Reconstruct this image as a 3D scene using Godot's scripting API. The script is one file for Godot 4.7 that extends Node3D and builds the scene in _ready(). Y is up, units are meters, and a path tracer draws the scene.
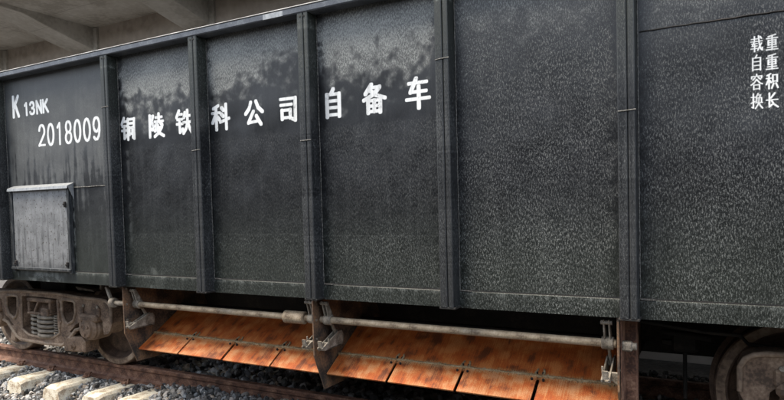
extends Node3D

# ------------------------------------------------------------------ mesh builder
class MB:
	var v := PackedVector3Array()
	var n := PackedVector3Array()
	var u := PackedVector2Array()
	func tri(a: Vector3, b: Vector3, c: Vector3, na: Vector3, nb: Vector3, nc: Vector3, ua := Vector2.ZERO, ub := Vector2.ZERO, uc := Vector2.ZERO) -> void:
		if (b - a).cross(c - a).dot(na + nb + nc) > 0.0:
			var t := b; b = c; c = t
			t = nb; nb = nc; nc = t
			var w := ub; ub = uc; uc = w
		v.append(a); v.append(b); v.append(c)
		n.append(na); n.append(nb); n.append(nc)
		u.append(ua); u.append(ub); u.append(uc)
	func quad(a: Vector3, b: Vector3, c: Vector3, d: Vector3, nn: Vector3, ua := Vector2(0, 1), ub := Vector2(1, 1), uc := Vector2(1, 0), ud := Vector2(0, 0)) -> void:
		tri(a, b, c, nn, nn, nn, ua, ub, uc)
		tri(a, c, d, nn, nn, nn, ua, uc, ud)
	func quads(a: Vector3, b: Vector3, c: Vector3, d: Vector3, na: Vector3, nb: Vector3, nc: Vector3, nd: Vector3) -> void:
		tri(a, b, c, na, nb, nc)
		tri(a, c, d, na, nc, nd)
	func face(a: Vector3, b: Vector3, c: Vector3, d: Vector3, out: Vector3) -> void:
		var nn := (b - a).cross(c - a).normalized()
		if nn.dot(out) < 0.0: nn = -nn
		quad(a, b, c, d, nn)
	# chamfered box, centre c, full size s, turned by basis r
	func box(c: Vector3, s: Vector3, k := 0.0, r := Basis()) -> void:
		var h := s * 0.5
		k = minf(k, minf(h.x, minf(h.y, h.z)) * 0.9)
		for ax in 3:
			var a2 := (ax + 1) % 3
			var a3 := (ax + 2) % 3
			for sg in [-1.0, 1.0]:
				var nn := Vector3.ZERO; nn[ax] = sg
				var p: Array[Vector3] = []
				for q in [[-1, -1], [1, -1], [1, 1], [-1, 1]]:
					var w := Vector3.ZERO
					w[ax] = sg * h[ax]; w[a2] = q[0] * (h[a2] - k); w[a3] = q[1] * (h[a3] - k)
					p.append(c + r * w)
				quad(p[0], p[1], p[2], p[3], r * nn)
				if k > 0.0:
					for sh in [-1.0, 1.0]:   # the edge between faces ax and a2
						var e: Array[Vector3] = []
						for q in [[0, -1], [0, 1], [1, 1], [1, -1]]:
							var w := Vector3.ZERO
							w[ax] = sg * (h[ax] - (k if q[0] == 1 else 0.0))
							w[a2] = sh * (h[a2] - (0.0 if q[0] == 1 else k))
							w[a3] = q[1] * (h[a3] - k)
							e.append(c + r * w)
						var m := Vector3.ZERO; m[ax] = sg; m[a2] = sh
						quad(e[0], e[1], e[2], e[3], r * m.normalized())
		if k > 0.0:
			for sx in [-1.0, 1.0]:
				for sy in [-1.0, 1.0]:
					for sz in [-1.0, 1.0]:
						var m := Vector3(sx, sy, sz).normalized()
						var a := c + r * Vector3(sx * h.x, sy * (h.y - k), sz * (h.z - k))
						var b := c + r * Vector3(sx * (h.x - k), sy * h.y, sz * (h.z - k))
						var d := c + r * Vector3(sx * (h.x - k), sy * (h.y - k), sz * h.z)
						tri(a, b, d, r * m, r * m, r * m)
	static func frame(d: Vector3) -> Basis:
		var y := d.normalized()
		var x := y.cross(Vector3(0.13, 0.31, 0.94)).normalized()
		return Basis(x, y, x.cross(y))
	# surface of revolution: profile of (radius, height) along axis, flat per band
	func lathe(prof: Array, o: Vector3, axis: Vector3, seg := 24) -> void:
		var f := frame(axis)
		for i in prof.size() - 1:
			var p: Vector2 = prof[i]
			var q: Vector2 = prof[i + 1]
			if p.is_equal_approx(q): continue
			var t := q - p
			var nr := Vector2(t.y, -t.x).normalized()
			for j in seg:
				var a0 := TAU * j / seg
				var a1 := TAU * (j + 1) / seg
				var d0 := f.x * cos(a0) + f.z * sin(a0)
				var d1 := f.x * cos(a1) + f.z * sin(a1)
				var n0 := d0 * nr.x + f.y * nr.y
				var n1 := d1 * nr.x + f.y * nr.y
				var A := o + d0 * p.x + f.y * p.y
				var B := o + d1 * p.x + f.y * p.y
				var C := o + d1 * q.x + f.y * q.y
				var D := o + d0 * q.x + f.y * q.y
				if p.x > 0.0: tri(A, B, C, n0, n1, n1)
				if q.x > 0.0: tri(A, C, D, n0, n1, n0)
	func cyl(a: Vector3, b: Vector3, r: float, seg := 14, k := 0.0) -> void:
		var h := (b - a).length()
		if k > 0.0:
			lathe([Vector2(0, 0), Vector2(r - k, 0), Vector2(r, k), Vector2(r, h - k), Vector2(r - k, h), Vector2(0, h)], a, b - a, seg)
		else:
			lathe([Vector2(0, 0), Vector2(r, 0), Vector2(r, h), Vector2(0, h)], a, b - a, seg)
	func tube(p: Array, r: float, seg := 8) -> void:
		var rings: Array = []
		var fx := Vector3.ZERO
		for i in p.size():
			var d: Vector3 = (p[mini(i + 1, p.size() - 1)] - p[maxi(i - 1, 0)]).normalized()
			if i == 0: fx = frame(d).x
			fx = (fx - d * fx.dot(d)).normalized()
			var fz := fx.cross(d)
			var ring: Array = []
			for j in seg: ring.append(fx * cos(TAU * j / seg) + fz * sin(TAU * j / seg))
			rings.append(ring)
		for i in p.size() - 1:
			for j in seg:
				var k := (j + 1) % seg
				var a: Vector3 = p[i]
				var b: Vector3 = p[i + 1]
				quads(a + rings[i][j] * r, a + rings[i][k] * r, b + rings[i + 1][k] * r, b + rings[i + 1][j] * r, rings[i][j], rings[i][k], rings[i + 1][k], rings[i + 1][j])
		for e in [0, p.size() - 1]:
			var d: Vector3 = (p[1] - p[0]).normalized() * -1.0 if e == 0 else (p[e] - p[e - 1]).normalized()
			for j in seg: tri(p[e], p[e] + rings[e][j] * r, p[e] + rings[e][(j + 1) % seg] * r, d, d, d)
	# polygon in the plane of (ex, ey) at o, extruded from -d/2 to d/2 along ez, with a chamfer k on the outline
	func prism(poly: PackedVector2Array, o: Vector3, ex: Vector3, ey: Vector3, d: float, k := 0.0) -> void:
		var ez := ex.cross(ey).normalized()
		if Geometry2D.is_polygon_clockwise(poly): poly.reverse()
		var inner := poly
		if k > 0.0:
			inner = PackedVector2Array()
			var c := poly.size()
			for i in c:
				var a := (poly[i] - poly[(i + c - 1) % c]).normalized()
				var b := (poly[(i + 1) % c] - poly[i]).normalized()
				var na := Vector2(-a.y, a.x)
				var nb := Vector2(-b.y, b.x)
				var m := (na + nb)
				m = m / maxf(m.length_squared() * 0.5, 0.35)
				inner.append(poly[i] + m * k)
		var ids := Geometry2D.triangulate_polygon(inner)
		if ids.is_empty():
			inner = poly
			ids = Geometry2D.triangulate_polygon(poly)
		for s in [-1.0, 1.0]:
			for i in range(0, ids.size(), 3):
				var q: Array[Vector3] = []
				for j in 3:
					var w := inner[ids[i + j]]
					q.append(o + ex * w.x + ey * w.y + ez * (s * d * 0.5))
				tri(q[0], q[1], q[2], ez * s, ez * s, ez * s)
		for i in poly.size():
			var j := (i + 1) % poly.size()
			var t := poly[j] - poly[i]
			if t.length() < 1e-5: continue
			var nn := (ex * t.y - ey * t.x).normalized()
			var a := o + ex * poly[i].x + ey * poly[i].y
			var b := o + ex * poly[j].x + ey * poly[j].y
			var zk := ez * (d * 0.5 - k)
			quad(a - zk, b - zk, b + zk, a + zk, nn)
			if k > 0.0:
				for s in [-1.0, 1.0]:
					var ia: Vector3 = o + ex * inner[i].x + ey * inner[i].y + ez * (s * d * 0.5)
					var ib: Vector3 = o + ex * inner[j].x + ey * inner[j].y + ez * (s * d * 0.5)
					quad(a + zk * s, b + zk * s, ib, ia, (nn + ez * s).normalized())
	func mesh(o := Vector3.ZERO) -> ArrayMesh:
		var arr := []
		arr.resize(Mesh.ARRAY_MAX)
		if o != Vector3.ZERO:
			for i in v.size(): v[i] -= o
		arr[Mesh.ARRAY_VERTEX] = v
		arr[Mesh.ARRAY_NORMAL] = n
		arr[Mesh.ARRAY_TEX_UV] = u
		var m := ArrayMesh.new()
		m.add_surface_from_arrays(Mesh.PRIMITIVE_TRIANGLES, arr)
		return m

# ------------------------------------------------------------------ naming
var used := {}
func numbered(called: String) -> String:
	if not used.has(called):
		used[called] = 0
		return called
	used[called] += 1
	return "%s_%03d" % [called, used[called]]

func put(called: String, b: MB, m: Material, parent: Node, origin := Vector3.ZERO) -> MeshInstance3D:
	var o := MeshInstance3D.new()
	o.mesh = b.mesh(origin)
	o.mesh.surface_set_material(0, m)
	o.name = called
	if parent == self:
		o.name = numbered(called)
		o.position = origin
	parent.add_child(o, true)
	return o

func group(called: String, parent: Node, at := Vector3.ZERO) -> Node3D:
	var o := Node3D.new()
	o.name = numbered(called) if parent == self else called
	parent.add_child(o, true)
	o.position = at
	return o

func tag(o: Node, label: String, category := "", grp := "", kind := "") -> void:
	if label: o.set_meta("label", label)
	if category: o.set_meta("category", category)
	if grp: o.set_meta("group", grp)
	if kind: o.set_meta("kind", kind)

# ------------------------------------------------------------------ textures
func noise(w: int, h: int, freq: float, sd: int, oct := 1, kind := FastNoiseLite.TYPE_SIMPLEX_SMOOTH, stretch := 1.0) -> PackedByteArray:
	var f := FastNoiseLite.new()
	f.noise_type = kind
	f.seed = sd
	f.frequency = freq
	f.fractal_type = FastNoiseLite.FRACTAL_FBM if oct > 1 else FastNoiseLite.FRACTAL_NONE
	f.fractal_octaves = oct
	if kind == FastNoiseLite.TYPE_CELLULAR:
		f.cellular_return_type = FastNoiseLite.RETURN_CELL_VALUE
	var im: Image
	if stretch != 1.0:
		im = f.get_image(w, maxi(2, int(h / stretch)))
		im.resize(w, h, Image.INTERPOLATE_CUBIC)
	else:
		im = f.get_image(w, h)
	im.convert(Image.FORMAT_L8)
	return im.get_data()

func seamless(w: int, h: int, freq: float, sd: int, oct := 3, kind := FastNoiseLite.TYPE_SIMPLEX_SMOOTH) -> PackedByteArray:
	var f := FastNoiseLite.new()
	f.noise_type = kind
	f.seed = sd
	f.frequency = freq
	f.fractal_type = FastNoiseLite.FRACTAL_FBM
	f.fractal_octaves = oct
	var im := f.get_seamless_image(w, h)
	im.convert(Image.FORMAT_L8)
	return im.get_data()

func tex(data: PackedByteArray, w: int, h: int, grey := false) -> ImageTexture:
	var im := Image.create_from_data(w, h, false, Image.FORMAT_L8 if grey else Image.FORMAT_RGB8, data)
	return ImageTexture.create_from_image(im)

func sst(a: float, b: float, x: float) -> float:
	var t := clampf((x - a) / (b - a), 0.0, 1.0)
	return t * t * (3.0 - 2.0 * t)

# a mottled surface: colour stops blended by seamless noises, for triplanar use
func mottled(dark: Color, mid: Color, light: Color, per_metre: float, sd: int, rough := 0.85, bump := 0.3, size := 512, f1 := 0.006, f2 := 0.05) -> StandardMaterial3D:
	var a := seamless(size, size, f1, sd, 4)
	var b := seamless(size, size, f2, sd + 7, 3)
	var d := PackedByteArray()
	d.resize(size * size * 3)
	var k := 0
	for i in size * size:
		var x := a[i] / 255.0
		var y := b[i] / 255.0
		var t := x * 0.6 + y * 0.4
		var c := dark.lerp(mid, sst(0.25, 0.52, t)).lerp(light, sst(0.5, 0.8, t))
		d[k] = int(c.r * 255); d[k + 1] = int(c.g * 255); d[k + 2] = int(c.b * 255)
		k += 3
	var m := StandardMaterial3D.new()
	m.albedo_texture = tex(d, size, size)
	m.roughness = rough
	m.uv1_triplanar = true
	m.uv1_world_triplanar = true
	m.uv1_scale = Vector3.ONE * per_metre
	if bump > 0.0:
		m.heightmap_enabled = true
		m.heightmap_texture = tex(b, size, size, true)
		m.heightmap_scale = bump
	return m

# ------------------------------------------------------------------ painted characters (x right, y down, 0..100)
const JIN := [[[20, 2], [4, 28]], [[15, 17], [38, 17]], [[8, 38], [38, 38]], [[4, 57], [40, 57]], [[22, 38], [22, 92], [40, 80]]]
const HE := [[[38, 4], [10, 14]], [[3, 32], [46, 32]], [[25, 12], [25, 98]], [[24, 36], [4, 70]], [[28, 44], [44, 60]]]
const GLYPH := {
	"tong": [JIN, [[[49, 8], [49, 98]], [[49, 9], [94, 9], [94, 96], [84, 90]], [[59, 28], [84, 28]], [[60, 46], [60, 78]], [[60, 47], [82, 47], [82, 76]], [[60, 74], [82, 74]]]],
	"ling": [[[[9, 6], [9, 98]], [[9, 9], [30, 9], [19, 34], [32, 52], [27, 68], [16, 64]], [[48, 16], [88, 16]], [[68, 2], [68, 34]], [[40, 34], [96, 34]], [[56, 40], [46, 53]], [[78, 40], [90, 51]], [[60, 52], [42, 74]], [[56, 60], [86, 60], [66, 83], [40, 98]], [[54, 68], [74, 86], [98, 98]]]],
	"tie": [JIN, [[[57, 12], [50, 32]], [[54, 26], [92, 26]], [[46, 52], [98, 52]], [[72, 4], [72, 52], [62, 78], [44, 97]], [[74, 54], [84, 78], [98, 97]]]],
	"ke": [HE, [[[58, 14], [68, 24]], [[54, 38], [66, 48]], [[48, 70], [98, 58]], [[82, 2], [82, 98]]]],
	"gong": [[[[34, 8], [24, 32], [5, 50]], [[62, 6], [74, 30], [97, 48]], [[48, 44], [20, 86], [80, 82]], [[64, 62], [88, 95]]]],
	"si": [[[[10, 12], [90, 12], [88, 94], [72, 88]], [[12, 34], [70, 34]], [[18, 54], [18, 86]], [[18, 54], [62, 54], [62, 84]], [[18, 82], [62, 82]]]],
	"zi": [[[[52, 0], [40, 16]], [[18, 18], [18, 98]], [[18, 18], [82, 18], [82, 98]], [[18, 42], [82, 42]], [[18, 66], [82, 66]], [[18, 92], [82, 92]]]],
	"bei": [[[[40, 2], [14, 32]], [[36, 12], [74, 12], [50, 36], [6, 54]], [[34, 22], [60, 40], [96, 52]], [[24, 57], [24, 99]], [[24, 57], [76, 57], [76, 99]], [[24, 76], [76, 76]], [[24, 95], [76, 95]], [[50, 57], [50, 95]]]],
	"che": [[[[14, 16], [86, 16]], [[44, 2], [20, 46], [84, 46]], [[4, 70], [96, 70]], [[54, 30], [54, 100]]]],
	"zai": [[[[8, 20], [58, 20]], [[32, 4], [32, 36]], [[2, 36], [96, 36]], [[10, 50], [56, 50]], [[30, 40], [14, 65], [54, 65]], [[4, 81], [58, 81]], [[34, 56], [34, 100]], [[66, 2], [72, 50], [84, 84], [97, 94], [97, 78]], [[90, 50], [60, 92]], [[80, 8], [90, 20]]]],
	"zhong": [[[[78, 4], [20, 13]], [[6, 25], [94, 25]], [[20, 38], [20, 67]], [[20, 38], [80, 38], [80, 67]], [[20, 52], [80, 52]], [[20, 66], [80, 66]], [[50, 10], [50, 96]], [[14, 81], [86, 81]], [[4, 96], [96, 96]]]],
	"ji": [HE, [[[57, 12], [57, 56]], [[57, 13], [92, 13], [92, 56]], [[57, 53], [92, 53]], [[63, 66], [48, 96]], [[82, 66], [98, 95]]]],
	"chang": [[[[72, 6], [40, 36]], [[4, 48], [96, 48]], [[28, 4], [28, 92], [50, 78]], [[44, 50], [64, 76], [98, 96]]]],
	"rong": [[[[50, 0], [50, 10]], [[8, 26], [10, 13], [92, 13], [90, 26]], [[36, 21], [20, 36]], [[64, 21], [82, 34]], [[50, 34], [26, 57], [4, 67]], [[50, 34], [76, 57], [97, 65]], [[26, 69], [26, 98]], [[26, 69], [74, 69], [74, 98]], [[26, 94], [74, 94]]]],
	"huan": [[[[4, 24], [38, 24]], [[22, 2], [22, 94], [10, 88]], [[4, 62], [38, 52]], [[62, 2], [44, 28]], [[58, 12], [82, 12], [74, 28]], [[50, 31], [50, 60]], [[50, 31], [90, 31], [90, 60]], [[40, 62], [98, 62]], [[70, 31], [66, 66], [40, 98]], [[70, 66], [80, 82], [98, 98]]]],
	"K": [[[[8, 0], [8, 100]], [[84, 0], [10, 58]], [[34, 40], [88, 100]]]],
	"N": [[[[8, 100], [8, 0], [90, 100], [90, 0]]]],
	"1": [[[[20, 20], [52, 2], [52, 100]]]],
}

func arc(cx: float, cy: float, rx: float, ry: float, a0: float, a1: float) -> Array:
	var p := []
	for i in 17:
		var a := deg_to_rad(lerpf(a0, a1, i / 16.0))
		p.append([cx + rx * cos(a), cy + ry * sin(a)])
	return p

func strokes(ch: String) -> Array:
	match ch:
		"0": return [arc(50, 50, 40, 50, 0, 360)]
		"2": return [arc(50, 29, 38, 29, 190, 390) + [[10, 97]], [[8, 97], [92, 97]]]
		"3": return [arc(48, 27, 36, 26, 200, 450), arc(46, 74, 42, 26, 270, 520)]
		"8": return [arc(50, 26, 34, 26, 0, 360), arc(50, 75, 40, 26, 0, 360)]
		"9": return [arc(50, 32, 38, 32, 0, 360), [[88, 32], [88, 60], [78, 84], [58, 98], [34, 99], [14, 88]]]
	var all := []
	for g in GLYPH[ch]: all.append_array(g)
	return all

# paints one character into a coverage map of w x h pixels; box in pixels, thickness in pixels
func paint(map: PackedFloat32Array, w: int, h: int, ch: String, x0: float, y0: float, cw: float, chh: float, th: float, flat := 0.8) -> void:
	for s in strokes(ch):
		for i in s.size() - 1:
			var a := Vector2(x0 + s[i][0] * cw / 100.0, y0 + s[i][1] * chh / 100.0)
			var b := Vector2(x0 + s[i + 1][0] * cw / 100.0, y0 + s[i + 1][1] * chh / 100.0)
			var d := b - a
			var r := th * 0.5 * lerpf(flat, 1.0, clampf(absf(d.y) / (d.length() + 0.001) * 1.4, 0.0, 1.0))
			for y in range(maxi(0, int(minf(a.y, b.y) - r - 2)), mini(h, int(maxf(a.y, b.y) + r + 3))):
				for x in range(maxi(0, int(minf(a.x, b.x) - r - 2)), mini(w, int(maxf(a.x, b.x) + r + 3))):
					var p := Vector2(x + 0.5, y + 0.5)
					var t := clampf((p - a).dot(d) / (d.length_squared() + 1e-6), 0.0, 1.0)
					var q := (p - a - d * t).abs()
					var dist := lerpf(q.length(), maxf(q.x, q.y), 0.4)
					var c := clampf((r - dist) / 1.6 + 0.5, 0.0, 1.0)
					if c > map[y * w + x]: map[y * w + x] = c

const WALL_TOP := 2.965
const WALL_LOW := 1.085
# One side panel's paint: black, dusted and streaked. x0 and wide in metres along the wagon, texts as [char, x, y_top, width, height, stroke]
func panel_material(x0: float, wide: float, w: int, h: int, sd: int, texts: Array, o: Dictionary) -> StandardMaterial3D:
	var pm := h / (WALL_TOP - WALL_LOW)
	var px := w / wide
	var map := PackedFloat32Array()
	map.resize(w * h)
	for t in texts:
		paint(map, w, h, t[0], (t[1] - x0) * px, (WALL_TOP - t[2]) * pm, t[3] * px, t[4] * pm, t[5] * px)
	var broad := noise(w, h, 0.0045, sd, 3)
	var med := noise(w, h, 0.018, sd + 1, 3)
	var streak := noise(w, h, 0.225, sd + 2, 2, FastNoiseLite.TYPE_SIMPLEX_SMOOTH, 3.2)
	var fine := noise(w, h, 0.46, sd + 3, 1, FastNoiseLite.TYPE_SIMPLEX_SMOOTH, 2.4)
	var runs := noise(w, h, 0.03, sd + 4, 3, FastNoiseLite.TYPE_SIMPLEX_SMOOTH, 14.0)
	var col := PackedByteArray(); col.resize(w * h * 3)
	var rgh := PackedByteArray(); rgh.resize(w * h)
	var up: float = o.get("up", 0.0)            # strength of the pale dusting on the upper part
	var edge: float = o.get("edge", 2.5)        # where it ends
	var tilt: float = o.get("tilt", 0.0)        # how its lower border slopes
	var band: float = o.get("band", 0.0)        # smooth repainted band behind the lettering
	var spk: float = o.get("speck", 0.5)
	var base: float = o.get("base", 0.0)        # worn, greyer paint overall
	var post: float = o.get("post", 0.0)
	var step: float = o.get("step", -1.0)       # a joint below which the sheet is a little more weathered
	var seam: float = o.get("seam", -1.0)
	var runs_at: Array = o.get("runs", [])      # [x, y top, y low, width]
	var k := 0
	for y in h:
		var Y := WALL_TOP - (y + 0.5) / pm
		var low := sst(1.9, 1.2, Y)
		var ledge := sst(1.15, 1.178, Y) * sst(1.19, 1.183, Y) + 0.55 * sst(1.09, 1.17, Y) * sst(1.19, 1.18, Y)
		for x in w:
			var i := y * w + x
			var X := (x + 0.5) / px
			var b := broad[i] / 255.0
			var m := med[i] / 255.0
			var s := streak[i] / 255.0
			var f := fine[i] / 255.0
			var r := runs[i] / 255.0
			var grain := s * 0.55 + f * 0.45
			var side := 1.0 if post > 0.0 else sst(0.0, 0.1, X + (m - 0.5) * 0.12) * sst(0.0, 0.07, wide - X - 0.04 + (m - 0.5) * 0.1)
			var in_up := sst(-0.17, 0.17, Y - (edge + tilt * (X / wide - 0.5) + (m - 0.5) * 0.34 + (b - 0.5) * 0.3 + (r - 0.5) * 0.1 + (grain - 0.5) * 0.3)) * up
			in_up *= sst(2.99, 2.8, Y) * 0.6 + 0.4
			in_up *= side
			var in_band := band * sst(2.2, 2.25, Y + (m - 0.5) * 0.02) * (1.0 - sst(0.0, 0.35, in_up))
			var cov := (0.02 + 0.98 * sst(0.4, 0.84, grain)) * spk * (0.7 + 0.5 * b) * (1.25 if step > 0.0 and Y < step else 1.0) * (1.0 - 0.85 * in_band) * (0.25 + 0.75 * side)
			cov *= 1.0 + 0.1 * low
			var d := clampf(cov + in_up * (0.5 + 0.6 * sst(0.36, 0.74, grain)) * (0.6 + 0.6 * b), 0.0, 1.0)
			d = maxf(d, ledge * sst(0.3, 0.75, r * 0.25 + grain * 0.75) * 0.42)
			d = clampf(d + 0.045 * sst(0.52, 0.78, r) * side + base * (0.65 + 0.5 * b) * (0.25 + 0.75 * sst(1.85, 2.15, Y + (r - 0.5) * 0.9 + (m - 0.5) * 0.3)) * (1.0 - 0.35 * sst(0.6, 0.75, grain * 0.6 + m * 0.4)), 0.0, 1.0)
			for q in runs_at:
				var e: float = absf(X + x0 - q[0] + (m - 0.5) * 0.03) / (q[3] * (0.5 + r))
				if e < 1.0 and Y < q[1] and Y > q[2] + (r - 0.5) * 0.15:
					d = maxf(d, (1.0 - e * e) * q[4] * sst(0.3, 0.6, f * 0.4 + m * 0.6))
			if step > 0.0 and absf(Y - step + (m - 0.5) * 0.004) < 0.003: d += 0.08
			if seam > 0.0 and absf(Y - seam + (m - 0.5) * 0.006) < 0.004:
				d *= 0.2
			var g := 14.0 + 7.0 * m + 5.0 * f
			var t := d
			var R := lerpf(g, 141.0, t)
			var G := lerpf(g + 1.0 + 3.0 * low, 143.0, t)
			var B := lerpf(g + 3.0 - 3.0 * low, 140.0, t)
			var c := map[i]
			if c > 0.0:
				c *= 0.95 - 0.35 * sst(0.6, 0.8, m * 0.45 + grain * 0.55) - 0.12 * sst(0.5, 0.8, r)
				R = lerpf(R, 232.0, c); G = lerpf(G, 234.0, c); B = lerpf(B, 234.0, c)
			col[k] = int(R); col[k + 1] = int(G); col[k + 2] = int(B)
			k += 3
			rgh[i] = int(clampf(0.3 + 0.5 * d + 0.08 * (m - 0.5) + 0.12 * map[i] + 0.12 * low, 0.0, 1.0) * 255)
	var mt := StandardMaterial3D.new()
	mt.albedo_texture = tex(col, w, h)
	mt.roughness_texture = tex(rgh, w, h, true)
	mt.roughness = 1.0
	mt.texture_repeat = false
	return mt

func rust_chute(pale: float) -> StandardMaterial3D:
	var w := 1024
	var h := 512
	var a := noise(w, h, 0.012, 71, 4)
	var b := noise(w, h, 0.2, 72, 2, FastNoiseLite.TYPE_SIMPLEX_SMOOTH, 34.0)
	var c := noise(w, h, 0.012, 73, 4, FastNoiseLite.TYPE_SIMPLEX_SMOOTH, 3.0)
	var f := noise(w, h, 0.25, 74, 2)
	var d := PackedByteArray(); d.resize(w * h * 3)
	var k := 0
	for i in w * h:
		var A := a[i] / 255.0
		var Bn := b[i] / 255.0
		var Cn := c[i] / 255.0
		var g := f[i] / 255.0
		var sl := (1.0 - float(i / w) / h) * 0.95                 # metres up the slope
		var t := A * 0.38 + Bn * 0.24 + Cn * 0.38
		var q := Color8(118, 54, 18).lerp(Color8(164, 76, 20), sst(0.28, 0.46, t)).lerp(Color8(190, 102, 40), sst(0.5, 0.68, t))
		q = q.lerp(Color8(66, 40, 26), 0.3 * sst(0.56, 0.72, 1.0 - Cn * 0.6 - A * 0.4))
		q = q.lerp(Color8(176, 140, 108), pale * sst(0.34, 0.7, A * 0.55 + g * 0.25 + Bn * 0.2))
		var crust := sst(0.045, 0.012, absf(sl - 0.207) + (A - 0.5) * 0.03)
		q = q.lerp(Color8(166, 142, 106), 0.75 * crust * sst(0.3, 0.6, g * 0.6 + Bn * 0.4))
		var l := 0.86 + 0.28 * g
		d[k] = int(clampf(q.r * l, 0, 1) * 255); d[k + 1] = int(clampf(q.g * l, 0, 1) * 255); d[k + 2] = int(clampf(q.b * l, 0, 1) * 255)
		k += 3
	var m := StandardMaterial3D.new()
	m.albedo_texture = tex(d, w, h)
	m.roughness = 0.62
	m.heightmap_enabled = true
	m.heightmap_texture = tex(b, w, h, true)
	m.heightmap_scale = 0.12
	return m

func hatch_material() -> StandardMaterial3D:
	var w := 384
	var h := 384
	var a := noise(w, h, 0.012, 91, 4)
	var b := noise(w, h, 0.12, 92, 2, FastNoiseLite.TYPE_SIMPLEX_SMOOTH, 3.0)
	var c := noise(w, h, 0.06, 93, 2)
	var r := noise(w, h, 0.05, 94, 2, FastNoiseLite.TYPE_SIMPLEX_SMOOTH, 16.0)
	var d := PackedByteArray(); d.resize(w * h * 3)
	var k := 0
	for y in h:
		for x in w:
			var i := y * w + x
			var t := float(y) / h
			var g := 118.0 + 34.0 * (a[i] / 255.0) + 20.0 * (b[i] / 255.0 - 0.5)
			g -= 26.0 * sst(0.55, 0.75, r[i] / 255.0) * sst(0.1, 0.6, t)                 # rain runs
			g -= 40.0 * sst(0.86, 1.0, t + (a[i] / 255.0 - 0.5) * 0.2)                   # dirt along the lower edge
			var s := sst(0.76, 0.84, c[i] / 255.0)
			d[k] = int(lerpf(g, 66.0, s * 0.8)); d[k + 1] = int(lerpf(g + 1.0, 60.0, s * 0.8)); d[k + 2] = int(lerpf(g + 2.0, 54.0, s * 0.8))
			k += 3
	var m := StandardMaterial3D.new()
	m.albedo_texture = tex(d, w, h)
	m.roughness = 0.42
	m.metallic = 0.3
	return m

func concrete() -> StandardMaterial3D:
	var s := 1024
	var a := seamless(s, s, 0.004, 31, 4)
	var b := seamless(s, s, 0.03, 32, 4)
	var c := seamless(s, s, 0.2, 33, 2)
	var d := PackedByteArray(); d.resize(s * s * 3)
	var k := 0
	for y in s:
		for x in s:
			var i := y * s + x
			var t := a[i] / 255.0 * 0.55 + b[i] / 255.0 * 0.33 + c[i] / 255.0 * 0.12
			var q := Color8(172, 168, 160).lerp(Color8(198, 195, 188), sst(0.28, 0.55, t)).lerp(Color8(212, 210, 204), sst(0.55, 0.8, t))
			var l := 1.0
			if y % 256 < 3 or (x + (y / 256) * 300) % 1024 < 3: l = 0.82      # joints left by the form boards
			d[k] = int(q.r * l * 255); d[k + 1] = int(q.g * l * 255); d[k + 2] = int(q.b * l * 255)
			k += 3
	var m := StandardMaterial3D.new()
	m.albedo_texture = tex(d, s, s)
	m.roughness = 0.9
	m.uv1_triplanar = true
	m.uv1_world_triplanar = true
	m.uv1_scale = Vector3.ONE * 0.28
	m.heightmap_enabled = true
	m.heightmap_texture = tex(b, s, s, true)
	m.heightmap_scale = 0.4
	return m

# ------------------------------------------------------------------ the place
const CX := -2.44          # middle of the wagon
const CZ := -1.55          # centre line of the track
const EYE := Vector3(0, 1.706, 3.2)
var MAT := {}
var rng := RandomNumberGenerator.new()

func _ready() -> void:
	rng.seed = 20180
	var cam := Camera3D.new()
	cam.name = "camera"
	cam.transform = Transform3D(Basis(Vector3(0.88040687, -0.02557666, -0.47352886), Vector3(0.00553218, 0.99903048, -0.04367484), Vector3(0.47418682, 0.03583198, 0.87969479)).orthonormalized(), EYE)
	cam.near = 0.1
	cam.far = 2000.0
	cam.projection = Camera3D.PROJECTION_FRUSTUM
	cam.size = 0.1 * 400.0 / 600.0
	cam.frustum_offset = Vector2(0, 26.0 / 600.0 * 0.1)
	add_child(cam)
	cam.current = true

	var env := Environment.new()
	env.background_mode = Environment.BG_SKY
	var sm := ProceduralSkyMaterial.new()
	sm.sky_top_color = Color(0.80, 0.86, 0.95)
	sm.sky_horizon_color = Color(0.93, 0.94, 0.95)
	sm.sky_curve = 0.2
	sm.ground_horizon_color = Color(0.42, 0.40, 0.38)
	sm.ground_bottom_color = Color(0.3, 0.29, 0.27)
	var sky := Sky.new()
	sky.sky_material = sm
	env.sky = sky
	env.tonemap_mode = Environment.TONE_MAPPER_LINEAR
	env.tonemap_exposure = 2.6
	env.sdfgi_enabled = true
	env.ssao_enabled = true
	env.ssil_enabled = true
	var we := WorldEnvironment.new()
	we.name = "world"
	we.environment = env
	add_child(we)
	var sun := DirectionalLight3D.new()
	sun.name = "sun"
	sun.light_energy = 0.9
	sun.light_color = Color(1.0, 0.96, 0.9)
	sun.light_angular_distance = 28.0
	sun.shadow_enabled = true
	add_child(sun)
	sun.look_at_from_position(Vector3(-3.4, 10.0, 3.3), Vector3.ZERO)

	materials()
	ground_and_canopy()
	wagon()
	track()

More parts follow.
